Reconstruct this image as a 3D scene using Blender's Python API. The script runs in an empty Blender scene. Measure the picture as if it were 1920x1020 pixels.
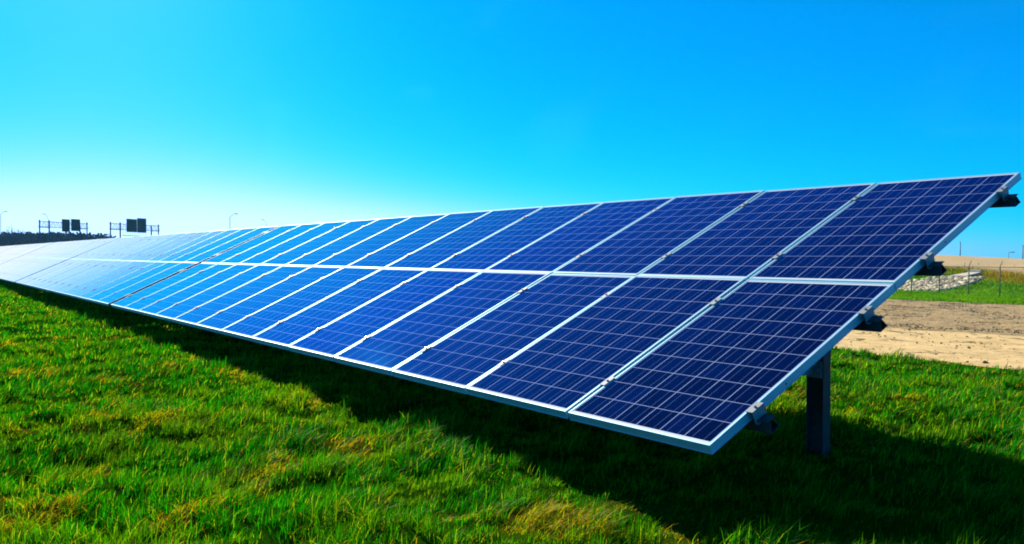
import bpy, bmesh, math, random
import numpy as np
from mathutils import Matrix, Vector

random.seed(4)
RNG = np.random.default_rng(11)
S = bpy.context.scene
COL = S.collection
R = math.radians

# ------------------------------------------------------------------ camera, sky, sun, exposure
CAM = np.array([2.5196, -2.9399, 1.2316])
RIGHT = np.array([0.58979575, 0.80755246, 0.0])
DOWN = np.array([0.01729605, -0.01263217, -0.99977061])
FWD = np.array([-0.80736721, 0.58966046, -0.02141787])
cd = bpy.data.cameras.new('camera')
co = bpy.data.objects.new('camera', cd)
COL.objects.link(co)
m4 = np.eye(4)
m4[:3, 0] = RIGHT; m4[:3, 1] = -DOWN; m4[:3, 2] = -FWD; m4[:3, 3] = CAM
co.matrix_world = Matrix(m4.tolist())
cd.sensor_width = 36.0
cd.lens = 36.0 * 1579.1 / 1920.0
cd.clip_start = 0.05
cd.clip_end = 6000.0
S.camera = co

SUN = Vector((-1.75, 0.30, 1.0)).normalized()
world = bpy.data.worlds.new('World')
S.world = world
world.use_nodes = True
wt = world.node_tree
bg = wt.nodes['Background']
sky = wt.nodes.new('ShaderNodeTexSky')
sky.sky_type = 'NISHITA'
sky.sun_disc = False
sky.sun_elevation = math.asin(SUN.z)
sky.sun_rotation = math.atan2(SUN.x, SUN.y)
sky.dust_density = 0.3
sky.air_density = 0.6
sky.ozone_density = 4.0
sep = wt.nodes.new('ShaderNodeSeparateColor')
com = wt.nodes.new('ShaderNodeCombineColor')
def wmath(op, a, b):
    n = wt.nodes.new('ShaderNodeMath'); n.operation = op
    for i, v in enumerate((a, b)):
        if isinstance(v, (int, float)): n.inputs[i].default_value = v
        else: wt.links.new(v, n.inputs[i])
    return n.outputs[0]
# saturated, polarised-looking blue of the photograph: the sky's own red is deepened
wt.links.new(sky.outputs[0], sep.inputs[0])
K = 10.0
q = [wmath('MULTIPLY', sep.outputs[i], 1/K) for i in range(3)]
gg = wmath('MULTIPLY', wmath('POWER', q[1], 0.8), 0.97*K)
bb = wmath('MULTIPLY', wmath('POWER', q[2], 0.9), 1.75*K)
r0 = wmath('MULTIPLY', wmath('DIVIDE', wmath('POWER', q[0], 8.0), wmath('MULTIPLY', q[2], q[2])), 8.7)
rr = wmath('MULTIPLY', wmath('DIVIDE', r0, wmath('ADD', wmath('DIVIDE', r0, 0.78), 1.0)), K)
tcw = wt.nodes.new('ShaderNodeTexCoord')
mpw = wt.nodes.new('ShaderNodeMapping'); mpw.inputs['Scale'].default_value = (2.2, 7.5, 9.0); mpw.inputs['Rotation'].default_value = (0.2, 0.3, 0.9)
nzw = wt.nodes.new('ShaderNodeTexNoise'); nzw.inputs['Scale'].default_value = 1.4; nzw.inputs['Detail'].default_value = 7; nzw.inputs['Distortion'].default_value = .6
wt.links.new(tcw.outputs['Generated'], mpw.inputs[0]); wt.links.new(mpw.outputs[0], nzw.inputs['Vector'])
cir = wmath('MULTIPLY', wmath('POWER', wmath('MAXIMUM', wmath('SUBTRACT', nzw.outputs['Fac'], .58), 0.0), 1.3), 0.18*K)
rr = wmath('ADD', rr, wmath('MULTIPLY', cir, .30))
gg = wmath('ADD', gg, wmath('MULTIPLY', cir, .9))
wt.links.new(rr, com.inputs[0])
wt.links.new(gg, com.inputs[1])
wt.links.new(bb, com.inputs[2])
wt.links.new(com.outputs[0], bg.inputs[0])
bg.inputs[1].default_value = 0.05

sl = bpy.data.lights.new('sun', 'SUN')
sl.energy = 5.0
sl.angle = R(0.5)
sl.color = (1.0, 0.90, 0.70)
so = bpy.data.objects.new('sun', sl)
COL.objects.link(so)
so.rotation_euler = SUN.to_track_quat('Z', 'Y').to_euler()

S.view_settings.view_transform = 'Standard'
S.view_settings.look = 'None'
S.view_settings.exposure = 1.0
S.view_settings.gamma = 1.0
S.cycles.filter_width = 1.9

# ------------------------------------------------------------------ helpers
def tag(o, label=None, cat=None, group=None, kind=None):
    if label: o['label'] = label
    if cat: o['category'] = cat
    if group: o['group'] = group
    if kind: o['kind'] = kind
    return o

def empty(name, loc, rz=0.0):
    o = bpy.data.objects.new(name, None)
    COL.objects.link(o)
    o.empty_display_size = 0.2
    o.location = loc
    o.rotation_euler = (0, 0, rz)
    return o

def link(name, me, mat, parent=None):
    o = bpy.data.objects.new(name, me)
    COL.objects.link(o)
    if mat is not None and not me.materials:
        me.materials.append(mat)
    if parent is not None: o.parent = parent
    return o

class MB:
    """collects vertices and faces of ONE mesh"""
    def __init__(s): s.v = []; s.f = []
    def add(s, vs, fs):
        b = len(s.v)
        s.v += [tuple(map(float, p)) for p in vs]
        s.f += [tuple(b + i for i in q) for q in fs]
        return s
    def box(s, lo, hi, T=None):
        x0, y0, z0 = lo; x1, y1, z1 = hi
        vs = [(x0,y0,z0),(x1,y0,z0),(x1,y1,z0),(x0,y1,z0),(x0,y0,z1),(x1,y0,z1),(x1,y1,z1),(x0,y1,z1)]
        if T is not None: vs = [T @ Vector(p) for p in vs]
        return s.add(vs, [(3,2,1,0),(4,5,6,7),(0,1,5,4),(1,2,6,5),(2,3,7,6),(3,0,4,7)])
    def tube(s, pts, r, n=8, r1=None, cap=True):
        pts = [Vector(p) for p in pts]
        k = len(pts); rs = [r + ((r1 if r1 is not None else r) - r) * i / max(1, k - 1) for i in range(k)]
        vs = []; fs = []
        for i, p in enumerate(pts):
            d = (pts[min(i+1, k-1)] - pts[max(i-1, 0)]).normalized()
            a = d.orthogonal().normalized() if abs(d.z) < .99 else Vector((1,0,0))
            if abs(d.z) < .99: a = d.cross(Vector((0,0,1))).normalized()
            b = d.cross(a).normalized()
            for j in range(n):
                t = 2*math.pi*j/n
                vs.append(p + rs[i]*(math.cos(t)*a + math.sin(t)*b))
        for i in range(k-1):
            for j in range(n):
                q = (j+1) % n
                fs.append((i*n+j, i*n+q, (i+1)*n+q, (i+1)*n+j))
        if cap:
            fs.append(tuple(range(n-1, -1, -1))); fs.append(tuple((k-1)*n + j for j in range(n)))
        return s.add(vs, fs)
    def extrude(s, prof, x0, x1, fn):
        """closed profile swept from x0 to x1; fn(a, b, x) -> point"""
        n = len(prof)
        vs = [fn(a, b, x0) for a, b in prof] + [fn(a, b, x1) for a, b in prof]
        fs = [(i, (i+1) % n, n + (i+1) % n, n + i) for i in range(n)]
        fs += [tuple(range(n-1, -1, -1)), tuple(range(n, 2*n))]
        return s.add(vs, fs)
    def mesh(s, name, smooth=False, recalc=True):
        me = bpy.data.meshes.new(name)
        me.from_pydata(s.v, [], s.f)
        if recalc:
            bm = bmesh.new(); bm.from_mesh(me)
            bmesh.ops.recalc_face_normals(bm, faces=bm.faces)
            bm.to_mesh(me); bm.free()
        if smooth:
            for p in me.polygons: p.use_smooth = True
        me.update()
        return me
    def build(s, name, mat, parent=None, smooth=False, recalc=True):
        return link(name, s.mesh(name, smooth, recalc), mat, parent)

def copy_tree(o, parent=None):
    c = o.copy(); COL.objects.link(c)
    if parent is not None: c.parent = parent
    for ch in list(o.children): copy_tree(ch, c)
    return c

def vnoise(x, y, seed=0):
    """smooth value noise in 0..1"""
    xi = np.floor(x).astype(np.int64); yi = np.floor(y).astype(np.int64)
    fx = x - xi; fy = y - yi
    fx = fx*fx*(3-2*fx); fy = fy*fy*(3-2*fy)
    def h(a, b):
        n = (a*374761393 + b*668265263 + seed*982451653) & 0x7fffffff
        n = ((n ^ (n >> 13)) * 1274126177) & 0x7fffffff
        n = (n ^ (n >> 16)) & 0xffff
        return n / 65535.0
    return (h(xi,yi)*(1-fx)+h(xi+1,yi)*fx)*(1-fy) + (h(xi,yi+1)*(1-fx)+h(xi+1,yi+1)*fx)*fy
def fbm(x, y, seed=0, o=3):
    s = 0; a = 0.5; t = 0
    for k in range(o):
        s = s + a*vnoise(x*2**k + 17.3*k, y*2**k - 9.1*k, seed+k); t += a; a *= .5
    return s/t

# ------------------------------------------------------------------ materials
def new_mat(name):
    m = bpy.data.materials.new(name); m.use_nodes = True
    return m, m.node_tree, m.node_tree.nodes['Principled BSDF']
def N(t, kind, **kw):
    n = t.nodes.new(kind)
    for k, v in kw.items(): setattr(n, k, v)
    return n
def noise_ramp(t, scale, stops, detail=5.0, rough=0.6, coord='Object'):
    tc = N(t, 'ShaderNodeTexCoord'); nz = N(t, 'ShaderNodeTexNoise'); rp = N(t, 'ShaderNodeValToRGB')
    nz.inputs['Scale'].default_value = scale; nz.inputs['Detail'].default_value = detail
    nz.inputs['Roughness'].default_value = rough
    t.links.new(tc.outputs[coord], nz.inputs['Vector'])
    t.links.new(nz.outputs['Fac'], rp.inputs['Fac'])
    e = rp.color_ramp.elements
    while len(e) < len(stops): e.new(0.5)
    for q, (p, c) in zip(e, stops): q.position = p; q.color = (*c, 1)
    return nz, rp
def bump(t, src, bs, strength, dist):
    b = N(t, 'ShaderNodeBump'); b.inputs['Strength'].default_value = strength; b.inputs['Distance'].default_value = dist
    t.links.new(src, b.inputs['Height']); t.links.new(b.outputs[0], bs.inputs['Normal'])

def metal(name, col, rough, metallic=1.0, var=0.12, scale=9.0):
    m, t, b = new_mat(name)
    lo = tuple(c*(1-var) for c in col); hi = tuple(min(1, c*(1+var)) for c in col)
    nz, rp = noise_ramp(t, scale, [(.3, lo), (.7, hi)])
    t.links.new(rp.outputs[0], b.inputs['Base Color'])
    b.inputs['Metallic'].default_value = metallic
    mr = N(t, 'ShaderNodeMapRange')
    mr.inputs['To Min'].default_value = rough*.8; mr.inputs['To Max'].default_value = rough*1.2
    t.links.new(nz.outputs['Fac'], mr.inputs['Value']); t.links.new(mr.outputs[0], b.inputs['Roughness'])
    return m
def matte(name, col, rough=.8, var=.25, scale=6.0):
    return metal(name, col, rough, 0.0, var, scale)

M_ALU = metal('anodised_aluminium', (.27, .55, .68), .58, .50, .05)
M_CLAMP = metal('clamp_aluminium', (.22, .25, .28), .6, .2, .1)
M_STEEL = metal('galvanised_steel', (.045, .052, .060), .6, .4, .35, 14)
M_BOLT = metal('bolt_steel', (.55, .55, .55), .35, 1.0, .1)
M_DARK = matte('hole_and_shade_black', (.008, .009, .010), 1.0)  # flat black for the holes and the added shade plates
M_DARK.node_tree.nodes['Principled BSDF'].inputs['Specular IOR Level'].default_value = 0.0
M_FENCE = metal('fence_galvanised', (.24, .20, .10), .7, .0, .2)
M_GANTRY = metal('gantry_steel', (.07, .10, .13), .55, .4, .2, 1)
M_SIGN = matte('sign_board_green', (.006, .080, .080), .55, .3, .8)
M_POLE = metal('pole_steel', (.06, .085, .095), .6, .1, .15, 1)
M_CONC = matte('pale_concrete', (.50, .45, .38), .85, .15, 2.0)
M_BACK = matte('white_backsheet', (.7, .7, .7), .6, .03)

PW, PL, PT = 0.992, 1.675, 0.046       # panel width, length, frame depth
GAPX, GAPY = 0.0216, 0.008
PITCH = PW + GAPX

def cell_material():
    m, t, b = new_mat('polycrystalline_cells_under_glass')
    L = t.links.new
    def math_(op, a, c=None, clamp=False):
        n = N(t, 'ShaderNodeMath', operation=op); n.use_clamp = clamp
        for i, v in enumerate((a, c)):
            if v is None: continue
            if isinstance(v, (int, float)): n.inputs[i].default_value = v
            else: L(v, n.inputs[i])
        return n.outputs[0]
    tc = N(t, 'ShaderNodeTexCoord'); sp = N(t, 'ShaderNodeSeparateXYZ')
    L(tc.outputs['Object'], sp.inputs[0])
    CX, CY, CELL = 0.159, 0.162, 0.156
    mx = (PW - (6*CX - .003))/2; my = (PL - (10*CY - .006))/2
    u = math_('DIVIDE', math_('SUBTRACT', math_('ADD', sp.outputs[0], PW), mx), CX)
    v = math_('DIVIDE', math_('SUBTRACT', sp.outputs[1], my), CY)
    fu = math_('FRACT', u); fv = math_('FRACT', v)
    inx = math_('MULTIPLY', math_('GREATER_THAN', u, 0.0), math_('LESS_THAN', u, 6 - .003/CX))
    iny = math_('MULTIPLY', math_('GREATER_THAN', v, 0.0), math_('LESS_THAN', v, 10 - .006/CY))
    cu = math_('LESS_THAN', fu, (CX-.0036)/CX); cv = math_('LESS_THAN', fv, (CY-.0030)/CY)
    cell = math_('MULTIPLY', math_('MULTIPLY', inx, iny), math_('MULTIPLY', cu, cv))
    bb = math_('ADD', math_('LESS_THAN', math_('ABSOLUTE', math_('SUBTRACT', fu, .27)), .0085),
                      math_('LESS_THAN', math_('ABSOLUTE', math_('SUBTRACT', fu, .71)), .0085))
    bus = math_('MULTIPLY', bb, cell)
    # per cell tone and crystal grain
    cid = N(t, 'ShaderNodeCombineXYZ')
    oi = N(t, 'ShaderNodeObjectInfo')
    L(math_('FLOOR', u), cid.inputs[0]); L(math_('FLOOR', v), cid.inputs[1])
    L(math_('MULTIPLY', oi.outputs['Random'], 91.7), cid.inputs[2])
    wn = N(t, 'ShaderNodeTexWhiteNoise'); L(cid.outputs[0], wn.inputs['Vector'])
    vo = N(t, 'ShaderNodeTexVoronoi'); vo.inputs['Scale'].default_value = 70
    L(tc.outputs['Object'], vo.inputs['Vector'])
    vg = N(t, 'ShaderNodeSeparateColor'); L(vo.outputs['Color'], vg.inputs[0])
    tone = math_('ADD', math_('MULTIPLY', wn.outputs['Value'], .55), math_('MULTIPLY', vg.outputs[0], .35))
    rp = N(t, 'ShaderNodeValToRGB'); L(tone, rp.inputs['Fac'])
    e = rp.color_ramp.elements
    e[0].position = .05; e[0].color = (.0006, .0020, .014, 1)
    e[1].position = .85; e[1].color = (.0013, .0070, .054, 1)
    mix1 = N(t, 'ShaderNodeMix', data_type='RGBA')
    L(math_('MULTIPLY', bus, .55), mix1.inputs[0]); L(rp.outputs[0], mix1.inputs[6]); mix1.inputs[7].default_value = (.14, .22, .50, 1)
    mix2 = N(t, 'ShaderNodeMix', data_type='RGBA')
    mar = N(t, 'ShaderNodeMix', data_type='RGBA')
    L(iny, mar.inputs[0]); mar.inputs[6].default_value = (.70, .76, .80, 1); mar.inputs[7].default_value = (.42, .52, .78, 1)
    L(cell, mix2.inputs[0]); L(mar.outputs[2], mix2.inputs[6]); L(mix1.outputs[2], mix2.inputs[7])
    # silicon under coated glass: the anti-reflection layer keeps the reflection blue except at grazing angles
    L(mix2.outputs[2], b.inputs['Base Color'])
    b.inputs['Specular IOR Level'].default_value = 0.0
    b.inputs['Roughness'].default_value = .6
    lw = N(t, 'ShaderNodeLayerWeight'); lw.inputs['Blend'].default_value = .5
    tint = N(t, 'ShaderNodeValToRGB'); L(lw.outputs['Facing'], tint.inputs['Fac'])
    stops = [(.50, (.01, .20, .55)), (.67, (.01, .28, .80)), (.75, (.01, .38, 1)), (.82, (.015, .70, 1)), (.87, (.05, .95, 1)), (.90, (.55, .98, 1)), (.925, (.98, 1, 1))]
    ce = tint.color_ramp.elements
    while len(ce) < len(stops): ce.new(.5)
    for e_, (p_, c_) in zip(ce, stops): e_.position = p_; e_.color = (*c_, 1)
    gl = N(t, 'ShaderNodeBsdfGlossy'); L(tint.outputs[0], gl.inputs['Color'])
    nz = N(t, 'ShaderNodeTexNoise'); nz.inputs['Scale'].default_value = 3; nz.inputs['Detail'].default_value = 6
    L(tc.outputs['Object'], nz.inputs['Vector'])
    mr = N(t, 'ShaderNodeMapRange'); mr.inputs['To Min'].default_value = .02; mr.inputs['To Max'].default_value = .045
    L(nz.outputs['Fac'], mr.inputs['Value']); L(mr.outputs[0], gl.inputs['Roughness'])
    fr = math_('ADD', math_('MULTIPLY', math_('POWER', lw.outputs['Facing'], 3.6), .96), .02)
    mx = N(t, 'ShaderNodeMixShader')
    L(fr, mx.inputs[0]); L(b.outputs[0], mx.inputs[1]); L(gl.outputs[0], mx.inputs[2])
    # white sky glare mixed in as diffuse colour at grazing angles
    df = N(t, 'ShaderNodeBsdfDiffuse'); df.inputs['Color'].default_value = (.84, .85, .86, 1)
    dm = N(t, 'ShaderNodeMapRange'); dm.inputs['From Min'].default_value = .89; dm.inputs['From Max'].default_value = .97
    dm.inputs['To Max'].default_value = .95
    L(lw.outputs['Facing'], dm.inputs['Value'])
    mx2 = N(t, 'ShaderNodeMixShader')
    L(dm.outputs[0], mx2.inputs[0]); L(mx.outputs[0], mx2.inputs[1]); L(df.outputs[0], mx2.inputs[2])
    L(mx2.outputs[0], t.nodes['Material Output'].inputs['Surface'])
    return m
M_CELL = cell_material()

def blade_material():
    m, t, b = new_mat('grass_blades')
    at = N(t, 'ShaderNodeAttribute', attribute_name='col')
    t.links.new(at.outputs['Color'], b.inputs['Base Color'])
    b.inputs['Roughness'].default_value = .5
    b.inputs['Specular IOR Level'].default_value = .04
    tr = N(t, 'ShaderNodeBsdfTranslucent')
    mu = N(t, 'ShaderNodeMix', data_type='RGBA', blend_type='MULTIPLY'); mu.inputs[0].default_value = 1
    t.links.new(at.outputs['Color'], mu.inputs[6]); mu.inputs[7].default_value = (1.25, 1.4, .5, 1)
    t.links.new(mu.outputs[2], tr.inputs['Color'])
    mx = N(t, 'ShaderNodeMixShader'); mx.inputs[0].default_value = .5
    out = t.nodes['Material Output']
    t.links.new(b.outputs[0], mx.inputs[1]); t.links.new(tr.outputs[0], mx.inputs[2]); t.links.new(mx.outputs[0], out.inputs['Surface'])
    return m
M_BLADE = blade_material()

def ground_material():
    m, t, b = new_mat('soil_and_turf')
    at = N(t, 'ShaderNodeAttribute', attribute_name='col')
    nz, rp = noise_ramp(t, 26.0, [(.25, (.45, .45, .45)), (.75, (1.35, 1.35, 1.35))], 8, .7)
    mu = N(t, 'ShaderNodeMix', data_type='RGBA', blend_type='MULTIPLY'); mu.inputs[0].default_value = 1
    t.links.new(at.outputs['Color'], mu.inputs[6]); t.links.new(rp.outputs[0], mu.inputs[7])
    t.links.new(mu.outputs[2], b.inputs['Base Color'])
    b.inputs['Roughness'].default_value = 1.0
    b.inputs['Specular IOR Level'].default_value = .0
    bump(t, nz.outputs['Fac'], b, .8, .05)
    return m
M_GROUND = ground_material()

def dirt_material(name, stops, sc, crack, bd):
    m, t, b = new_mat(name)
    nz, rp = noise_ramp(t, sc, stops, 9, .68)
    tc = N(t, 'ShaderNodeTexCoord')
    mp = N(t, 'ShaderNodeMapping'); mp.inputs['Scale'].default_value = (.8, 1.3, 1)
    t.links.new(tc.outputs['Object'], mp.inputs[0])
    w = N(t, 'ShaderNodeTexNoise'); w.inputs['Scale'].default_value = 1.7; w.inputs['Detail'].default_value = 4
    t.links.new(mp.outputs[0], w.inputs['Vector'])
    ad = N(t, 'ShaderNodeMix', data_type='VECTOR'); ad.inputs[0].default_value = .55
    t.links.new(mp.outputs[0], ad.inputs[4]); t.links.new(w.outputs['Color'], ad.inputs[5])
    vo = N(t, 'ShaderNodeTexVoronoi', feature='DISTANCE_TO_EDGE'); vo.inputs['Scale'].default_value = crack
    t.links.new(ad.outputs[1], vo.inputs['Vector'])
    mr = N(t, 'ShaderNodeMapRange'); mr.inputs['From Max'].default_value = .035
    mr.inputs['To Min'].default_value = .35; mr.inputs['To Max'].default_value = 1.0
    t.links.new(vo.outputs['Distance'], mr.inputs['Value'])
    # cracks only here and there
    n2 = N(t, 'ShaderNodeTexNoise'); n2.inputs['Scale'].default_value = .9; n2.inputs['Detail'].default_value = 3
    t.links.new(tc.outputs['Object'], n2.inputs['Vector'])
    m2 = N(t, 'ShaderNodeMapRange'); m2.inputs['From Min'].default_value = .48; m2.inputs['From Max'].default_value = .58
    t.links.new(n2.outputs['Fac'], m2.inputs['Value'])
    mx = N(t, 'ShaderNodeMix', data_type='FLOAT'); mx.inputs[2].default_value = 1.0
    t.links.new(m2.outputs[0], mx.inputs[0]); t.links.new(mr.outputs[0], mx.inputs[3])
    mu = N(t, 'ShaderNodeMix', data_type='RGBA', blend_type='MULTIPLY'); mu.inputs[0].default_value = 1
    t.links.new(rp.outputs[0], mu.inputs[6]); t.links.new(mx.outputs[0], mu.inputs[7])
    t.links.new(mu.outputs[2], b.inputs['Base Color'])
    b.inputs['Roughness'].default_value = .95
    b.inputs['Specular IOR Level'].default_value = .1
    hh = N(t, 'ShaderNodeMath', operation='ADD')
    t.links.new(nz.outputs['Fac'], hh.inputs[0]); t.links.new(mx.outputs[0], hh.inputs[1])
    bump(t, hh.outputs[0], b, .9, bd)
    return m
M_ROAD = dirt_material('packed_sandy_dirt', [(.28, (.32, .21, .085)), (.45, (.58, .405, .18)), (.7, (.68, .49, .24))], 3.2, 1.1, .05)
M_VERGE = dirt_material('loose_gravelly_soil', [(.25, (.15, .100, .044)), (.45, (.34, .240, .115)), (.7, (.47, .335, .17))], 4.5, 2.6, .09)

def attr_material(name, rough=.9, sc=12.0, lo=.6, hi=1.25):
    m, t, b = new_mat(name)
    at = N(t, 'ShaderNodeAttribute', attribute_name='col')
    nz, rp = noise_ramp(t, sc, [(.3, (lo,)*3), (.7, (hi,)*3)], 6, .65)
    mu = N(t, 'ShaderNodeMix', data_type='RGBA', blend_type='MULTIPLY'); mu.inputs[0].default_value = 1
    t.links.new(at.outputs['Color'], mu.inputs[6]); t.links.new(rp.outputs[0], mu.inputs[7])
    t.links.new(mu.outputs[2], b.inputs['Base Color'])
    b.inputs['Roughness'].default_value = rough
    b.inputs['Specular IOR Level'].default_value = .15
    bump(t, nz.outputs['Fac'], b, .5, .02)
    return m
M_STONE = attr_material('broken_stone')
M_TREE = attr_material('bare_branches', .9, .5, .7, 1.2)

# ------------------------------------------------------------------ terrain
ROAD0, ROAD1, VERGE1 = 7.45, 13.4, 33.2
def road_edge(x): return ROAD0 + .35*(fbm(x*.55, x*0+3.1, 5)-.5) + .25*(fbm(x*2.6, x*0+7.7, 6)-.5)
def mid_edge(x): return ROAD1 + .8*(fbm(x*.3, x*0+1.1, 7)-.5)
def verge_edge(x): return VERGE1 + 1.6*(fbm(x*.18, x*0+2.1, 8)-.5) + .5*(fbm(x*1.1, x*0+5.1, 9)-.5)
def crest_h(x): return np.clip(.75 - .06*(x+28.6), .3, 1.5)
def terr0(x, y):
    z = np.where(y < 4, 0, -.0281*(np.clip(y, 4, 46)-4))
    t = np.clip((y-50)/22, 0, 1); t = t*t*(3-2*t)
    z = z + (crest_h(x)-z)*t
    far = np.clip((y-72.5)/26, 0, 1); far = far*far*(3-2*far)
    z = z + (-1.3-z)*far
    return z - .012*np.clip(y-98, 0, None)
def terr(x, y):
    near = np.clip((60-np.hypot(x-CAM[0], y-CAM[1]))/40, 0, 1)
    lump = .09*(fbm(x*1.3, y*1.3, 21, 3)-.5) + .12*(fbm(x*3.3, y*3.3, 22, 2)-.5)
    bank = np.clip((y-49)/6, 0, 1)*(.22*(fbm(x*.35, y*.35, 23, 3)-.5))
    flat = 1 - .8*((y > ROAD0-.2) & (y < VERGE1+.2))
    return terr0(x, y) + near*lump*flat + bank
def straw_mask(x, y):
    a = fbm(x*1.6+3, y*1.6, 31, 3); b = fbm(x*4.6, y*4.6, 32, 2)
    return np.clip((a*.45+b*.55-.585)/.12, 0, 1)
def bank_zones(x, y, z):
    """0 green, 1 orange-brown dry grass, 2 bare tan earth, on the bank beyond the fence"""
    n = fbm(x*.25, y*.25, 41, 4)-.5
    zc = crest_h(x)
    tan = np.clip((z-(zc-.78)+.35*n)/.10, 0, 1)*(y > 52)
    dry = np.clip((z-(zc-1.22)+1.1*n)/.45, 0, 1)*(y > 52)
    return dry, tan
def turf_colour(x, y, z):
    n = fbm(x*.6, y*.6, 51, 3)[:, None]; s = straw_mask(x, y)[:, None]
    c = np.array([.006, .050, .001])*(1-n) + np.array([.024, .085, .002])*n
    c = c*(1-s*.8) + np.array([.10, .070, .006])*s*.8  # straw patches, darkened to look like shaded gaps between blades
    dry, tan = bank_zones(x, y, z); dry = dry[:, None]; tan = tan[:, None]
    far = np.clip((y-30)/5, 0, 1)[:, None]
    g = np.array([.026, .125, .001])*(.7+.6*n)
    c = c*(1-far) + g*far
    c = c*(1-dry) + np.array([.18, .125, .007])*(.7+.6*n)*dry
    c = c*(1-tan) + np.array([.58, .43, .25])*(.85+.3*n)*tan
    return c

def set_col(me, cols):
    a = me.color_attributes.new('col', 'FLOAT_COLOR', 'POINT')
    c = np.ones((len(cols), 4), dtype=np.float32); c[:, :3] = cols
    a.data.foreach_set('color', c.ravel())

def np_mesh(name, verts, faces_list):
    """faces_list: arrays (n, k) of vertex indices"""
    me = bpy.data.meshes.new(name)
    me.vertices.add(len(verts))
    me.vertices.foreach_set('co', np.asarray(verts, dtype=np.float32).ravel())
    nl = sum(f.size for f in faces_list); nf = sum(len(f) for f in faces_list)
    me.loops.add(nl); me.polygons.add(nf)
    me.loops.foreach_set('vertex_index', np.concatenate([f.ravel() for f in faces_list]).astype(np.int32))
    tot = np.concatenate([np.full(len(f), f.shape[1]) for f in faces_list])
    st = np.concatenate([[0], np.cumsum(tot)[:-1]])
    me.polygons.foreach_set('loop_start', st.astype(np.int32))
    me.update(calc_edges=True)
    return me

def grid_mesh(name, X, Y, Z, smooth=True):
    ny, nx = X.shape
    v = np.stack([X.ravel(), Y.ravel(), Z.ravel()], 1)
    i = np.arange(ny*nx).reshape(ny, nx)
    f = np.stack([i[:-1, :-1].ravel(), i[:-1, 1:].ravel(), i[1:, 1:].ravel(), i[1:, :-1].ravel()], 1)
    me = np_mesh(name, v, [f])
    me.polygons.foreach_set('use_smooth', np.full(len(f), smooth))
    return me

def graded(lo, fine0, fine1, hi, step, grow=1.12):
    a = list(np.arange(fine0, fine1, step))
    s = step; x = fine1
    up = []
    while x < hi: up.append(x); s *= grow; x += s
    up.append(hi)
    s = step; x = fine0; dn = []
    while x > lo: s *= grow; x -= s; dn.append(max(x, lo))
    return np.array(dn[::-1] + a + up)
xs = graded(-2500, -14, 4, 2500, .075, 1.035)
ys = graded(-2500, -4, 8, 2500, .075, 1.03)
GX, GY = np.meshgrid(xs, ys)
GZ = terr(GX.ravel(), GY.ravel()).reshape(GX.shape)
inroad = (GY > road_edge(GX)+.12) & (GY < verge_edge(GX)-.15) & (GX > -140) & (GX < 90)
GZ = GZ - .10*inroad
g = grid_mesh('ground', GX, GY, GZ)
set_col(g, turf_colour(GX.ravel(), GY.ravel(), GZ.ravel()))
tag(link('ground', g, M_GROUND), kind='structure')

def strip(name, mat, e0, e1, step, rows, amp, seed):
    x = graded(-139, -32, 4, 89, step, 1.1)
    w = np.linspace(0, 1, rows)
    X = np.repeat(x[None], rows, 0)
    Y = e0(X)*(1-w[:, None]) + e1(X)*w[:, None]
    Z = terr(X.ravel(), Y.ravel()).reshape(X.shape) + .004
    edge = np.minimum(1, np.minimum(w, 1-w)*14)[:, None]
    Z = Z + edge*amp*(fbm(X.ravel()*1.6, Y.ravel()*2.0, seed, 4).reshape(X.shape)-.35) - (1-edge)*.01
    return tag(link(name, grid_mesh(name, X, Y, Z), mat), kind='structure')
strip('dirt_road', M_ROAD, road_edge, mid_edge, .09, 70, .06, 61)
strip('gravel_verge', M_VERGE, lambda x: mid_edge(x)-.0, verge_edge, .12, 130, .13, 62)

# ------------------------------------------------------------------ solar array
TILT = 0.43134706
CT, ST = math.cos(TILT), math.sin(TILT)
HC = 0.37
TOPV = 2*PL + GAPY

def loop_profile(prof, x0, y0, x1, y1):
    """closed profile (inset, z) swept round a rectangle with mitred corners"""
    vs = []; n = len(prof)
    for sx, sy in ((0,0), (1,0), (1,1), (0,1)):
        for d, z in prof:
            vs.append((x0+d if sx == 0 else x1-d, y0+d if sy == 0 else y1-d, z))
    fs = []
    for c in range(4):
        e = (c+1) % 4
        for i in range(n):
            j = (i+1) % n
            fs.append((c*n+i, e*n+i, e*n+j, c*n+j))
    return vs, fs
FRAME_PROF = [(0, 0-.0012), (.0012, 0), (.0105, 0), (.0115, -.0010), (.0115, -.042), (.030, -.043), (.030, -PT),
              (-.003, -PT), (-.003, -PT+.0035), (0, -PT+.0045)]
mbf = MB(); mbf.add(*loop_profile(FRAME_PROF, -PW, 0, 0, PL))
ME_FRAME = mbf.mesh('panel_frame')
ME_FRAME.materials.append(M_ALU)
def frame_with_marks():
    return ME_FRAME
gl = MB(); gl.add([(-PW+.0105, .0105, -.0022), (-.0105, .0105, -.0022), (-.0105, PL-.0105, -.0022), (-PW+.0105, PL-.0105, -.0022)], [(0, 1, 2, 3)])
ME_GLASS = gl.mesh('cell_sheet', recalc=False); ME_GLASS.materials.append(M_CELL)
bk = MB(); bk.add([(-PW+.0112, .0112, -.0075), (-.0112, .0112, -.0075), (-.0112, PL-.0112, -.0075), (-PW+.0112, PL-.0112, -.0075)], [(3, 2, 1, 0)])
bk.box((-PW/2-.06, PL-.22, -.030), (-PW/2+.06, PL-.10, -.0078))
ME_BACK = bk.mesh('backsheet', recalc=False); ME_BACK.materials.append(M_BACK)
hole = MB(); hole.tube([(-.004, 0, 0), (.0012, 0, 0)], .0045, 10)
ME_HOLE = hole.mesh('mounting_hole'); ME_HOLE.materials.append(M_DARK)

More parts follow.
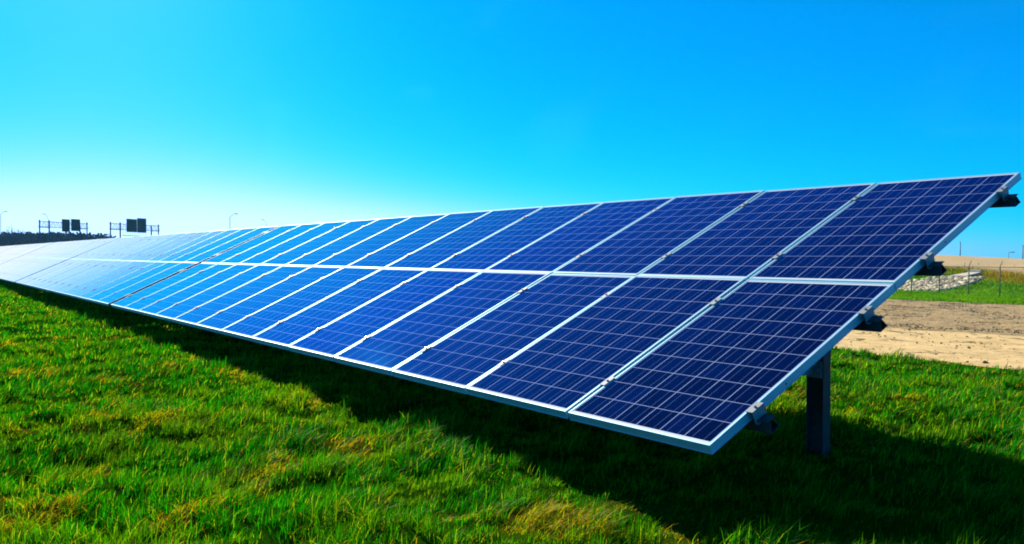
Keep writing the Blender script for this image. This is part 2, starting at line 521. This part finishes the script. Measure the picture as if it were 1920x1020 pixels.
# clamps (local: x across the gap, y up the slope, z off the panel plane)
mc = MB()
mc.box((-GAPX/2-.008, -.045, .0006), (GAPX/2+.008, .045, .0040))
mc.box((-GAPX/2+.001, -.045, -.055), (-GAPX/2+.004, .045, .0006)); mc.box((GAPX/2-.004, -.045, -.055), (GAPX/2-.001, .045, .0006))
ME_MID = mc.mesh('mid_clamp'); ME_MID.materials.append(M_CLAMP)
bo = MB(); bo.tube([(0, 0, .004), (0, 0, .0105)], .0075, 6); bo.tube([(0, 0, .0105), (0, 0, .013)], .005, 8)
ME_BOLT = bo.mesh('clamp_bolt'); ME_BOLT.materials.append(M_BOLT)
ec = MB()
ec.box((-.010, -.045, .0006), (.030, .045, .0036))          # lip over the frame and head
ec.box((.027, -.045, -.060), (.030, .045, .0006))           # outer leg of the Z
ec.box((.030, -.045, -.060), (.046, .045, -.057))
ME_END = ec.mesh('end_clamp'); ME_END.materials.append(M_CLAMP)

et = MB(); et.box((.0035, .003, -.05), (.0065, PL-.003, -.0006))  # dark plate added so the gap between tables reads as shaded
ME_GAP_SHADE = et.mesh('gap_shade_plate'); ME_GAP_SHADE.materials.append(M_DARK)

PURLIN_V = (.335, 1.345, 2.03, 3.045)
def purlin_mesh(length, out):
    """delta shaped purlin: top flange, upright web, bottom flange and a slanting back web"""
    mb = MB(); x0, x1 = -length-.04, out
    fn = lambda a, b, x: (x, a, b)
    z0 = -PT-.001
    t = .0032
    d = .060
    mb.extrude([(-.033, z0), (.034, z0), (.034, z0-t), (-.033, z0-t)], x0, x1, fn)
    mb.extrude([(-.006, z0-t), (-.002, z0-t), (-.025, z0-d), (-.029, z0-d)], x0, x1, fn)
    mb.extrude([(.002, z0-t), (.006, z0-t), (.044, z0-d), (.040, z0-d)], x0, x1, fn)
    mb.extrude([(-.029, z0-d), (.046, z0-d), (.046, z0-d-t), (-.029, z0-d-t)], x0, x1, fn)
    return mb.mesh('purlin')

def ibeam(mb, L, depth, fl, t, fn):
    """I section (depth along a, flange along b) extruded 0..L"""
    d, f = depth/2, fl/2
    prof = [(-d,-f), (-d,f), (-d+t,f), (-d+t,t/2), (d-t,t/2), (d-t,f), (d,f), (d,-f), (d-t,-f), (d-t,-t/2), (-d+t,-t/2), (-d+t,-f)]
    return mb.extrude(prof, 0, L, fn)
POST_Y = 1.57
POST_TOP = HC + POST_Y*math.tan(TILT) - .17
pm = MB(); ibeam(pm, POST_TOP + .30, .115, .075, .008, lambda a, b, s: (a, b, -.30+s))
ME_POST = pm.mesh('post'); ME_POST.materials.append(M_STEEL)
# rafter under the purlins, along the slope (local panel plane frame)
rm = MB(); zr = -PT-.001-.0642
rm.extrude([(-.030, zr), (.030, zr), (.030, zr-.006), (-.024, zr-.006), (-.024, zr-.10), (.030, zr-.10), (.030, zr-.106), (-.030, zr-.106)],
           .22, 3.16, lambda a, b, s: (a, s, b))
ME_RAFTER = rm.mesh('rafter'); ME_RAFTER.materials.append(M_STEEL)
# brace from the post forward to the rafter
bm_ = MB()
zb = .535
bm_.box((-.020, .52, zb-.032), (-.014, POST_Y-.04, zb+.032)); bm_.box((-.014, .52, zb+.028), (.020, POST_Y-.04, zb+.032))
bm_.box((-.050, POST_Y-.045, zb-.05), (.050, POST_Y-.0382, zb+.05))
ME_BRACE = bm_.mesh('brace'); ME_BRACE.materials.append(M_CLAMP)
bb_ = MB()
bb_.tube([(.034, POST_Y-.055, zb), (.034, POST_Y-.044, zb)], .011, 6)
ME_BBOLT = bb_.mesh('brace_bolt'); ME_BBOLT.materials.append(M_BOLT)

GROUP_T = 'solar array tables in one long row'
def plane(root):
    """nothing but a transform: children are laid in the tilted plane"""
    return Matrix.Translation((0, 0, HC)) @ Matrix.Rotation(TILT, 4, 'X')
def put(name, me, root, mw):
    o = bpy.data.objects.new(name, me); COL.objects.link(o)
    o.parent = root; o.matrix_local = mw
    return o
def make_table(x, ncol, label, detail):
    root = empty('solar_array_table', (x, 0, 0))
    tag(root, label, 'solar panels', GROUP_T)
    P = plane(root)
    length = ncol*PITCH - GAPX
    for c in range(ncol):
        for r in range(2):
            wob = Matrix.Rotation(R(random.uniform(-.12, .12)), 4, 'X') @ Matrix.Rotation(R(random.uniform(-.12, .12)), 4, 'Y')
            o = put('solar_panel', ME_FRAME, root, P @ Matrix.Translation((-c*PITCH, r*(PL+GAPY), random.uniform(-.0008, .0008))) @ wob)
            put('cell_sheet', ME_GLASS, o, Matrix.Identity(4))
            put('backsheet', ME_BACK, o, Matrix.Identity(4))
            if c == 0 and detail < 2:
                put('gap_shade_plate', ME_GAP_SHADE, o, Matrix.Identity(4))
            if c == 0 and detail > 1:
                put('mounting_hole', ME_HOLE, o, Matrix.Translation((0, .60, -.024)))
    pme = purlin_mesh(length, .09 if detail > 1 else .04); pme.materials.append(M_STEEL)
    for v in PURLIN_V:
        put('purlin', pme, root, P @ Matrix.Translation((0, v-.002, 0)))
        for c in range(1, ncol):
            k = put('mid_clamp', ME_MID, root, P @ Matrix.Translation((-c*PITCH + GAPX/2, v, 0)))
            if detail: put('clamp_bolt', ME_BOLT, k, Matrix.Identity(4))
        k = put('end_clamp', ME_END, root, P @ Matrix.Translation((0, v, 0)))
        if detail: put('clamp_bolt', ME_BOLT, k, Matrix.Translation((.014, 0, 0)))
        k = put('end_clamp', ME_END, root, P @ Matrix.Translation((-length, v, 0)) @ Matrix.Rotation(math.pi, 4, 'Z'))
        if detail: put('clamp_bolt', ME_BOLT, k, Matrix.Translation((.014, 0, 0)))
    npost = 4
    for i in range(npost):
        px = -.50 - i*(length-1.0)/(npost-1)
        put('post', ME_POST, root, Matrix.Translation((px, POST_Y, 0)))
        put('rafter', ME_RAFTER, root, P @ Matrix.Translation((px, 0, 0)))
        b = put('brace', ME_BRACE, root, Matrix.Translation((px, 0, 0)))
        put('brace_bolt', ME_BBOLT, b, Matrix.Identity(4))
    return root, length
TABLES = []
tx = 0.0
specs = [(13, 'nearest table of dark blue solar panels with bare purlin ends on tilted frame', 2),
         (14, 'second table of bright blue solar panels just beyond the first dark gap', 1),
         (14, 'third table of pale glaring solar panels beyond the second faint gap', 0),
         (14, 'fourth table of near white solar panels before the gantries and trees', 0),
         (14, 'fifth table of glaring solar panels running towards the far trees', 0),
         (14, 'farthest table of white glaring solar panels at the end of the row', 0)]
for n, lab, det in specs:
    rt, ln = make_table(tx, n, lab, det)
    TABLES.append((tx, tx-ln))
    tx -= ln + .22

# ------------------------------------------------------------------ fence beyond the gravel
FY = 46.5
def fz(x, y): return float(terr(np.array([x]), np.array([y]))[0])
fence = empty('chain_link_fence', (-21.0, FY, fz(-21, FY)))
tag(fence, 'chain link fence with angled barbed wire arms on the green strip before the stones', 'fence')
FX = [-24.29 + 1.68*i for i in range(-14, 22)]
f0 = fence.location
FH = 1.70
for x in FX:
    z = fz(x, FY)
    p = MB(); p.tube([(x-f0.x, 0, z-.3-f0.z), (x-f0.x, 0, z+FH+.02-f0.z)], .034, 8)
    po = p.build('fence_post', M_FENCE, fence, smooth=True)
    a = MB(); a.tube([(x-f0.x, 0, z+FH-f0.z), (x-f0.x, .30, z+FH+.32-f0.z)], .024, 6)
    a.build('barb_arm', M_FENCE, po)
rail = MB(); rail.tube([(x-f0.x, 0, fz(x, FY)+FH-.02-f0.z) for x in FX], .024, 6)
rail.build('top_rail', M_FENCE, fence, smooth=True)
wm = MB()
for k in range(3):
    q = (k+1)/3.0
    wm.tube([(x-f0.x, .30*q, fz(x, FY)+FH+.32*q-f0.z) for x in FX], .003, 3)
wm.build('barbed_wire', M_FENCE, fence)
mesh = MB()
x0, x1 = FX[0]-f0.x, FX[-1]-f0.x
zb0 = -.05; h = FH-.05
step = .11
k = x0-h
while k < x1:
    for s in (1, -1):
        a0, a1 = (k, k+h) if s == 1 else (k+h, k)
        za, zb_ = zb0, zb0+h
        lo, hi = max(min(a0, a1), x0), min(max(a0, a1), x1)
        if hi-lo > .05:
            f = lambda xx: za + (zb_-za)*((xx-a0)/(a1-a0))
            pa, pb = (lo, f(lo)), (hi, f(hi))
            mesh.tube([(pa[0], .045+.003*s, pa[1]), (pb[0], .045+.003*s, pb[1])], .0016, 3, cap=False)
    k += step
mesh.build('wire_mesh', M_FENCE, fence, recalc=False)

# ------------------------------------------------------------------ stones
ICO = bmesh.new(); bmesh.ops.create_icosphere(ICO, subdivisions=1, radius=1)
IV = np.array([v.co[:] for v in ICO.verts]); IF = np.array([[v.index for v in f.verts] for f in ICO.faces]); ICO.free()
def stones(name, pts, size, cols, mat, flat=.65):
    n = len(pts); k = len(IV)
    jit = 1 + .5*(RNG.random((n, k, 1))-.5)*2
    sc = size[:, None, None]*np.stack([.8+.6*RNG.random(n), .8+.6*RNG.random(n), flat*(.7+.6*RNG.random(n))], 1)[:, None, :]
    a = RNG.random(n)*6.283; ca, sa = np.cos(a)[:, None], np.sin(a)[:, None]
    v = IV[None]*jit*sc
    v = np.stack([v[..., 0]*ca - v[..., 1]*sa, v[..., 0]*sa + v[..., 1]*ca, v[..., 2]], -1) + pts[:, None, :]
    f = (IF[None] + (np.arange(n)*k)[:, None, None]).reshape(-1, 3)
    me = np_mesh(name, v.reshape(-1, 3), [f])
    set_col(me, np.repeat(cols, k, 0))
    return link(name, me, mat)
def in_poly(x, y, poly):
    r = np.zeros(len(x), bool); n = len(poly)
    for i in range(n):
        xa, ya = poly[i]; xb, yb = poly[(i+1) % n]
        c = ((ya > y) != (yb > y)) & (x < (xb-xa)*(y-ya)/(yb-ya+1e-12)+xa)
        r ^= c
    return r
ROCKS = [(-31.5, 52.4), (-29.6, 55.4), (-29.1, 58.9), (-28.2, 59.8), (-27.4, 59.1), (-26.0, 59.7), (-25.3, 56.7), (-25.15, 53.1), (-24.9, 50.9),
         (-25.6, 49.6), (-27.4, 49.9), (-31.0, 50.2)]
rx = RNG.uniform(-32, -24.5, 6500); ry = RNG.uniform(49, 60, 6500)
k = in_poly(rx, ry, ROCKS); rx, ry = rx[k], ry[k]
rs = .055 + .13*RNG.random(len(rx))**2.6
pts = np.stack([rx, ry, terr(rx, ry)+rs*.35], 1)
tone = (.34+.44*RNG.random(len(rx)))[:, None]
cols = tone*np.array([1.05, .90, .60])
tag(stones('riprap_rubble', pts, rs, cols, M_STONE, .55), 'heap of pale broken stones on the green bank behind the fence', 'rubble', kind='stuff')

# gravel lying on the verge and the dirt road
def scatter(n, x0, x1, y0, y1):
    return RNG.uniform(x0, x1, n), RNG.uniform(y0, y1, n)
gx, gy = scatter(90000, -26, 2, ROAD0+.1, VERGE1)
vis = np.abs(((gx-CAM[0])*RIGHT[0]+(gy-CAM[1])*RIGHT[1])/np.maximum(.1, (gx-CAM[0])*FWD[0]+(gy-CAM[1])*FWD[1]) - .5) < .32
keep = vis & ((gy > mid_edge(gx)) | (RNG.random(len(gx)) < .12)) & (gy > road_edge(gx)+.1) & (gy < verge_edge(gx)) & (fbm(gx*.8, gy*.8, 71, 3)+.25*RNG.random(len(gx)) > .55)
gx, gy = gx[keep], gy[keep]
gs = (.005+.013*RNG.random(len(gx))**3)*(1+.02*np.hypot(gx-CAM[0], gy-CAM[1]))
tone = (.16+.26*RNG.random(len(gx)))[:, None]
o = stones('gravel_stones', np.stack([gx, gy, terr(gx, gy)+.02+gs*.2], 1), gs, tone*np.array([1, .80, .48]), M_STONE)
tag(o, 'loose gravel stones scattered over the tan dirt beside the track', 'gravel', kind='stuff')

# concrete culvert end on top of the stones
cx, cy = -27.6, 60.2
cz = fz(cx, cy)
cul = MB()
T = Matrix.Translation((cx, cy, cz)) @ Matrix.Rotation(R(-12), 4, 'Z')
slope = .125
def cp(x, y, z): return T @ Vector((x, y, z + slope*y))
prof = [(-.62, -.9), (.62, -.9), (.45, .9), (-.45, .9)]
cul.add([cp(x, y, .06) for x, y in prof] + [cp(x, y, .18) for x, y in prof], [(3,2,1,0), (4,5,6,7), (0,1,5,4), (1,2,6,5), (2,3,7,6), (3,0,4,7)])
cul.add([cp(-.45, .9, .06), cp(.45, .9, .06), cp(.45, 1.05, .06), cp(-.45, 1.05, .06), cp(-.45, .9, .34), cp(.45, .9, .34), cp(.45, 1.05, .34), cp(-.45, 1.05, .34)],
        [(3,2,1,0), (4,5,6,7), (0,1,5,4), (1,2,6,5), (2,3,7,6), (3,0,4,7)])
tag(cul.build('culvert_apron', M_CONC), 'pale concrete culvert apron at the top of the stone heap', 'culvert')

# ------------------------------------------------------------------ far masts, lamps and gantries
def tall_pole(name, x, y, top, label, cat, group=None, r=.11):
    z = fz(x, y)
    o = empty(name, (x, y, z)); tag(o, label, cat, group)
    p = MB(); p.tube([(0, 0, -.5), (0, 0, top-z)], r, 8, r*.7); p.build('pole', M_POLE, o, smooth=True)
    return o, top-z
o, h = tall_pole('utility_pole', -61.71, 129.65, 2.99, 'plain dark pole standing behind the bare earth bank, nearer the panels', 'pole', 'plain poles behind the earth bank', .10)
c = MB(); c.tube([(0, 0, h), (0, 0, h+.08)], .10, 8); c.build('pole_cap', M_POLE, o)
o, h = tall_pole('utility_pole', -55.99, 137.46, 2.5, 'plain dark pole behind the earth bank at the right edge of the photo', 'pole', 'plain poles behind the earth bank', .10)
c = MB(); c.tube([(0, 0, h), (0, 0, h+.08)], .10, 8); c.build('pole_cap', M_POLE, o)

def lamp(x, y, top, arm, label, head=True, r=.10):
    o, h = tall_pole('street_light', x, y, top, label, 'street light', 'tall street lights along the far road', r)
    a = MB(); pts = []
    for i in range(7):
        t = i/6
        pts.append((arm[0]*t, arm[1]*t, h + arm[2]*(1-(1-t)**1.6)))
    a.tube(pts, r*.6, 6, r*.45); a.build('lamp_arm', M_POLE, o, smooth=True)
    e = Vector(pts[-1]); d = Vector((arm[0], arm[1], 0)).normalized()
    hd = MB(); s = d.cross(Vector((0, 0, 1)))
    T = Matrix((( d.x, s.x, 0, e.x), (d.y, s.y, 0, e.y), (0, 0, 1, e.z), (0, 0, 0, 1)))
    hd.box((-.1, -.16, -.10), (.75, .16, .08), T); hd.build('lamp_head', M_POLE, o)
    return o
rv = RIGHT
lamp(-300.85, 23.1, 13.4, (rv[0]*1.3, rv[1]*1.3, .9), 'street light at the left edge of the photo above the bare woods')
lamp(-314.75, 37.97, 12.3, (-rv[0]*1.2, -rv[1]*1.2, 2.2), 'street light with bent arm rising behind the left sign gantry')
lamp(-228.88, 70.65, 11.2, (rv[0]*1.4, rv[1]*1.4, 1.0), 'straight street light with long arm standing alone right of the gantries')
lamp(-291.54, 103.61, 11.4, (-rv[0]*1.1, -rv[1]*1.1, 2.0), 'short looking street light with leaning arm beside the first dark panel gap')
lamp(-98.65, 231.65, 1.6, (rv[0]*.7, rv[1]*.7, .1), 'small distant street light over the earth bank between the two plain poles')

def gantry(pl, pr, label, fr, signs, catwalk, sag):
    pl = Vector(pl); pr = Vector(pr)
    d = Vector((pr.x-pl.x, pr.y-pl.y, 0)); L = d.length; d.normalize()
    zg_ = fz(pl.x, pl.y)
    o = empty('sign_gantry', (pl.x, pl.y, zg_), math.atan2(d.y, d.x))
    tag(o, label, 'sign gantry', 'sign gantries over the far road')
    H = pl.z - zg_
    top = H-.45; bot = H-2.15
    for i, f in enumerate(fr):
        p = MB(); p.tube([(f*L, 0, -.5), (f*L, 0, H if i != 2 else H-.5)], .19 if i % 3 == 0 else .22, 10)
        p.build('gantry_post', M_GANTRY, o, smooth=True)
    for a, b in ((0, fr[1]), (fr[2], 1)):
        c = MB(); c.box((a*L, -.14, bot-.14), (b*L, .14, bot+.14)); c.build('cross_beam', M_GANTRY, o)
    tr = MB()
    for y in (-.5, .5):
        for z in (top, bot):
            tr.tube([(0, y, z), (L, y, z)], .06, 5)
        n = 22
        for i in range(n):
            x0, x1 = i*L/n, (i+1)*L/n
            z0, z1 = (bot, top) if i % 2 == 0 else (top, bot)
            tr.tube([(x0, y, z0), (x1, y, z1)], .035, 4)
            tr.tube([(x1, y, bot), (x1, y, top)], .03, 4)
    tr.build('truss', M_GANTRY, o)
    for a, b, z0, z1 in signs:
        s = MB(); s.box((a*L, -.86, H+z0), (b*L, -.80, H+z1))
        so_ = s.build('sign_board', M_SIGN, o)
        r = MB()
        nrib = max(4, int((b-a)*L/.7))
        for i in range(nrib+1):
            x = a*L + (b-a)*L*i/nrib
            r.box((x-.04, -.79, H+z0+.02), (x+.04, -.62, H+z1-.02))
            r.box((x-.04, -.93, H+z0+.02), (x+.04, -.862, H+z1-.02))
        for i in range(4):
            z = H+z0 + (z1-z0)*(i+.5)/4
            r.box((a*L+.06, -.90, z-.04), (b*L-.06, -.8625, z+.04))
        r.build('sign_rib', M_GANTRY, so_)
    if catwalk:
        a, b = catwalk
        c = MB(); zc = H-3.95
        c.box((a*L, -1.6, zc-.1), (b*L, -.6, zc+.05))
        n = 10
        for i in range(n+1):
            x = a*L+(b-a)*L*i/n
            c.tube([(x, -1.1, zc), (x, -.9, bot)], .05, 4)
        c.build('catwalk', M_GANTRY, o)
gantry((-282.32, 31.4, 11.38), (-296.12, 46.42, 11.3), 'left sign gantry with two separate dark green boards before the bare woods',
       (0, .19, .84, 1), [(.415, .565, -3.3, .55), (.61, .79, -3.0, .75)], None, 0)
gantry((-269.89, 48.39, 10.76), (-284.71, 65.42, 10.77), 'right sign gantry with two boards side by side above a catwalk',
       (0, .19, .84, 1), [(.28, .475, -2.85, 1.2), (.50, .675, -2.9, 1.6)], (.19, .66), 0)

# ------------------------------------------------------------------ far bare woods: one mass
def woods():
    base = np.array([-697.0, 56.0]); along = np.array([.59, .8075]); depth = np.array([-.8075, .59])
    vs = []; fs = []; cs = []
    n = 0
    def stick(p, q, w0, w1, c):
        nonlocal n
        d = np.array([along[0], along[1], 0.0]); e = np.array([depth[0], depth[1], 0.0])
        for s in (d, e):
            vs.extend([p-s*w0/2, p+s*w0/2, q+s*w1/2, q-s*w1/2]); fs.append((n, n+1, n+2, n+3)); n += 4
            cs.extend([c]*4)
    for i in range(2600):
        t = RNG.uniform(-150, 82); dd = RNG.uniform(0, 60)
        fade = np.clip((80-t)/26, .12, 1)
        hmax = (11 + 14*(fbm(np.array([t*.06]), np.array([dd*.02]), 81, 3)[0]))*fade + 1.2
        hmax *= RNG.uniform(.62, 1.0)
        b = base + along*t + depth*dd
        p0 = np.array([b[0], b[1], -1.2])
        hg = hmax
        c = np.array([.020, .045, .085])*RNG.uniform(.6, 1.4)  # blue of the far air mixed into the branch colour
        top = p0 + np.array([0, 0, hg]) + np.array([along[0], along[1], 0])*RNG.uniform(-.8, .8)
        stick(p0, top, .5, .12, c)
        for k_ in range(7):
            f = RNG.uniform(.3, .95); s = p0 + (top-p0)*f
            l = (1-f)*hg*RNG.uniform(.25, .6)+.5
            a = RNG.uniform(-1, 1)
            q = s + np.array([along[0]*a, along[1]*a, 0])*l*.55 + np.array([0, 0, l*RNG.uniform(.5, 1)])
            stick(s, q, .2, .08, c)
    for i in range(34000):
        t = RNG.uniform(-150, 84); dd = RNG.uniform(-4, 62)
        fade = np.clip((86-t)/30, .35, 1)
        z = -1.2 + RNG.uniform(0, 1)**.9*18.0*fade*(.9+.1*np.sin(t*.4))
        b = base + along*t + depth*dd
        s = RNG.uniform(.6, 1.3); a = RNG.uniform(0, 6.28)
        u_ = np.array([math.cos(a), math.sin(a), RNG.uniform(-.4, .4)])*s; w_ = np.array([RNG.uniform(-.5, .5), RNG.uniform(-.5, .5), 1.0])*s
        p = np.array([b[0], b[1], z])
        vs.extend([p-u_, p-w_*.7, p+u_*.9, p+w_]); fs.append((n, n+1, n+2, n+3)); n += 4
        cs.extend([np.array([.010, .030, .062])*RNG.uniform(.6, 1.4)]*4)  # lower mass, with the same air blue in its colour
    me = np_mesh('bare_woods', np.array(vs), [np.array(fs)])
    set_col(me, np.array(cs))
    tag(link('bare_woods', me, M_TREE), 'dark belt of bare woods on the horizon behind the left gantry', 'woods', kind='stuff')
woods()

# ------------------------------------------------------------------ grass
def hidden_by_array(x, y, z, cam):
    """line of sight from cam meets the panel plane inside the row"""
    n = np.array([0, -ST, CT]); o0 = np.array([0, 0, HC])
    d = np.stack([x-cam[0], y-cam[1], z-cam[2]], 1)
    s = ((o0-cam)@n)/(d@n + 1e-12)
    hit = cam[None] + s[:, None]*d
    v = (hit[:, 1])/CT
    return (s > 0) & (s < 1) & (v > .02) & (v < TOPV-.02) & (hit[:, 0] < -.02)

def grass():
    th0 = math.atan2(FWD[1], FWD[0])
    dmin, dmax = 2.2, 76.0
    dd = np.linspace(dmin, dmax, 4000)
    rho = 5200*np.minimum(1, (5.0/dd))**1.75
    w = rho*dd
    cdf = np.cumsum(w)*(dd[1]-dd[0]); ang = R(84)
    ntot = int(cdf[-1]*ang)
    d = np.interp(RNG.random(ntot)*cdf[-1], cdf, dd)
    a = th0 + (RNG.random(ntot)-.5)*ang
    x = CAM[0] + d*np.cos(a); y = CAM[1] + d*np.sin(a)
    # gather part of the blades into tufts
    cell = .17
    cxi = np.floor(x/cell); cyi = np.floor(y/cell)
    tab = RNG.random((3, 256, 256))
    ii, jj = cxi.astype(int) % 256, cyi.astype(int) % 256
    jx = cell*(cxi + tab[0, ii, jj]*1.6-.3); jy = cell*(cyi + tab[1, ii, jj]*1.6-.3)
    pull = np.where(d < 14, .5*RNG.random(ntot), 0)
    x = x + (jx-x)*pull; y = y + (jy-y)*pull
    z = terr(x, y)
    re, ve = road_edge(x), verge_edge(x)
    ok = (y < re + .06*RNG.random(ntot)) | (y > ve)
    ok &= y > -30
    dry, tan = bank_zones(x, y, z)
    ok &= RNG.random(ntot) > tan*.97
    ok &= ~(in_poly(x, y, ROCKS) & (RNG.random(ntot) < .96))
    vis = np.zeros(ntot, bool)
    for s in (-.9, 0, .9):
        vis |= ~hidden_by_array(x, y, z+.05, CAM + RIGHT*s)
    ok &= vis
    x, y, z, d, dry = x[ok], y[ok], z[ok], d[ok], dry[ok]
    n = len(x)
    straw = straw_mask(x, y)
    tuft = fbm(x*2.2, y*2.2, 95, 3)
    tall = tab[2, ii, jj][ok]**2
    h = (.024 + .18*np.clip(tuft-.33, 0, 1)**1.15 + .055*tall)*(.5+.8*RNG.random(n)**1.5)
    isst = RNG.random(n) < (.035+.68*straw)
    h *= np.where(isst, 1.0, 1)*(1-.2*straw)
    behind = np.clip((y-2.6)/1.0, 0, 1)
    h = h*(1+.1*behind)
    farz = d > 28
    h = np.where(farz, .07+.10*RNG.random(n), h)
    wd = np.maximum(.0036, .00092*d)*(.7+.6*RNG.random(n))
    # blades combed by the wind towards +x and away from the camera, with swirls
    fl = fbm(x*.7, y*.7, 97, 2)*2.6 - 1.3
    base_a = R(38) + fl
    aa = base_a + RNG.normal(0, .75, n)
    lean = h*np.clip(.45 + .35*RNG.normal(0, 1, n) + .5*(tuft-.5), .02, 1.5)
    lean = np.where(isst, h*(.75+.7*RNG.random(n)), lean)
    lx, ly = np.cos(aa)*lean, np.sin(aa)*lean
    ph = RNG.random(n)*6.283
    sx, sy = np.cos(ph)*wd/2, np.sin(ph)*wd/2
    # colour of every blade
    t = RNG.random((n, 1)); nn = fbm(x*.9, y*.9, 98, 3)[:, None]; n2 = fbm(x*2.4, y*2.4, 99, 2)[:, None]
    c = np.array([.001, .120, .001])*(1-nn) + np.array([.018, .235, .0015])*nn
    c = c*(.22+1.5*t**1.6)
    yel = np.clip((n2-.47)*2.6, 0, 1)
    c = c*(1-.55*yel) + np.array([.130, .220, .003])*.55*yel*(.6+.8*t)
    hi = (RNG.random((n, 1)) < .09)  # scattered bright blades: sunlit sparkle put into the colour
    c = np.where(hi, np.array([.30, .38, .014])*(.6+.6*RNG.random((n, 1))), c)
    st = isst[:, None]
    sc = np.where(RNG.random((n, 1)) < .35, np.array([.44, .25, .010]), np.array([.36, .32, .006]))*(.5+.8*RNG.random((n, 1)))
    c = np.where(st, sc, c)
    far = np.clip((y-30)/4, 0, 1)[:, None]
    gf = (np.array([.016, .180, .001])*(1-nn) + np.array([.150, .260, .002])*nn)*(.7+.6*t)
    df = np.array([.24, .165, .006])*(.6+.7*t)
    dm = (RNG.random(n) < dry)[:, None]
    c = c*(1-far) + np.where(dm, df, gf)*far
    near = d < 9
    verts = []; faces4 = []; faces3 = []; cols = []; off = 0
    for sel, lv in ((near, (0, .35, .7, 1)), (~near, (0, .55, 1))):
        idx = np.nonzero(sel)[0]; m = len(idx)
        if m == 0: continue
        k = 2*(len(lv)-1)+1
        V = np.empty((m, k, 3), np.float32)
        for i, q in enumerate(lv):
            bx = x[idx] + lx[idx]*q**1.8; by = y[idx] + ly[idx]*q**1.8
            bz = z[idx] - .01 + (h[idx]+.01)*(q - .22*q**2.5*np.minimum(1, np.hypot(lx, ly)[idx]/h[idx]))
            ww = 1 - .55*q
            if i < len(lv)-1:
                V[:, 2*i] = np.stack([bx-sx[idx]*ww, by-sy[idx]*ww, bz], 1)
                V[:, 2*i+1] = np.stack([bx+sx[idx]*ww, by+sy[idx]*ww, bz], 1)
            else:
                V[:, 2*i] = np.stack([bx, by, bz], 1)
        b = off + np.arange(m)*k
        for i in range(len(lv)-2):
            faces4.append(np.stack([b+2*i, b+2*i+1, b+2*i+3, b+2*i+2], 1))
        i = len(lv)-2
        faces3.append(np.stack([b+2*i, b+2*i+1, b+2*i+2], 1))
        verts.append(V.reshape(-1, 3)); cols.append(np.repeat(c[idx], k, 0)); off += m*k
    me = np_mesh('grass', np.concatenate(verts), [np.concatenate(faces4), np.concatenate(faces3)])
    set_col(me, np.concatenate(cols))
    tag(link('grass', me, M_BLADE), 'rough green grass with straw yellow patches growing round the solar row', 'grass', kind='stuff')
    print('BLADES', n)
grass()

# ------------------------------------------------------------------ thin haze
hz = MB().box((-2700, -2700, -60), (2700, 2700, 21))
hm = bpy.data.materials.new('air_haze'); hm.use_nodes = True
ht = hm.node_tree
for n_ in list(ht.nodes):
    if n_.type == 'BSDF_PRINCIPLED': ht.nodes.remove(n_)
pv = ht.nodes.new('ShaderNodeVolumePrincipled')
pv.inputs['Color'].default_value = (.22, .60, 1.0, 1)
pv.inputs['Density'].default_value = .00008
pv.inputs['Anisotropy'].default_value = .2
ht.links.new(pv.outputs[0], ht.nodes['Material Output'].inputs['Volume'])
tag(hz.build('haze', hm), kind='stuff')
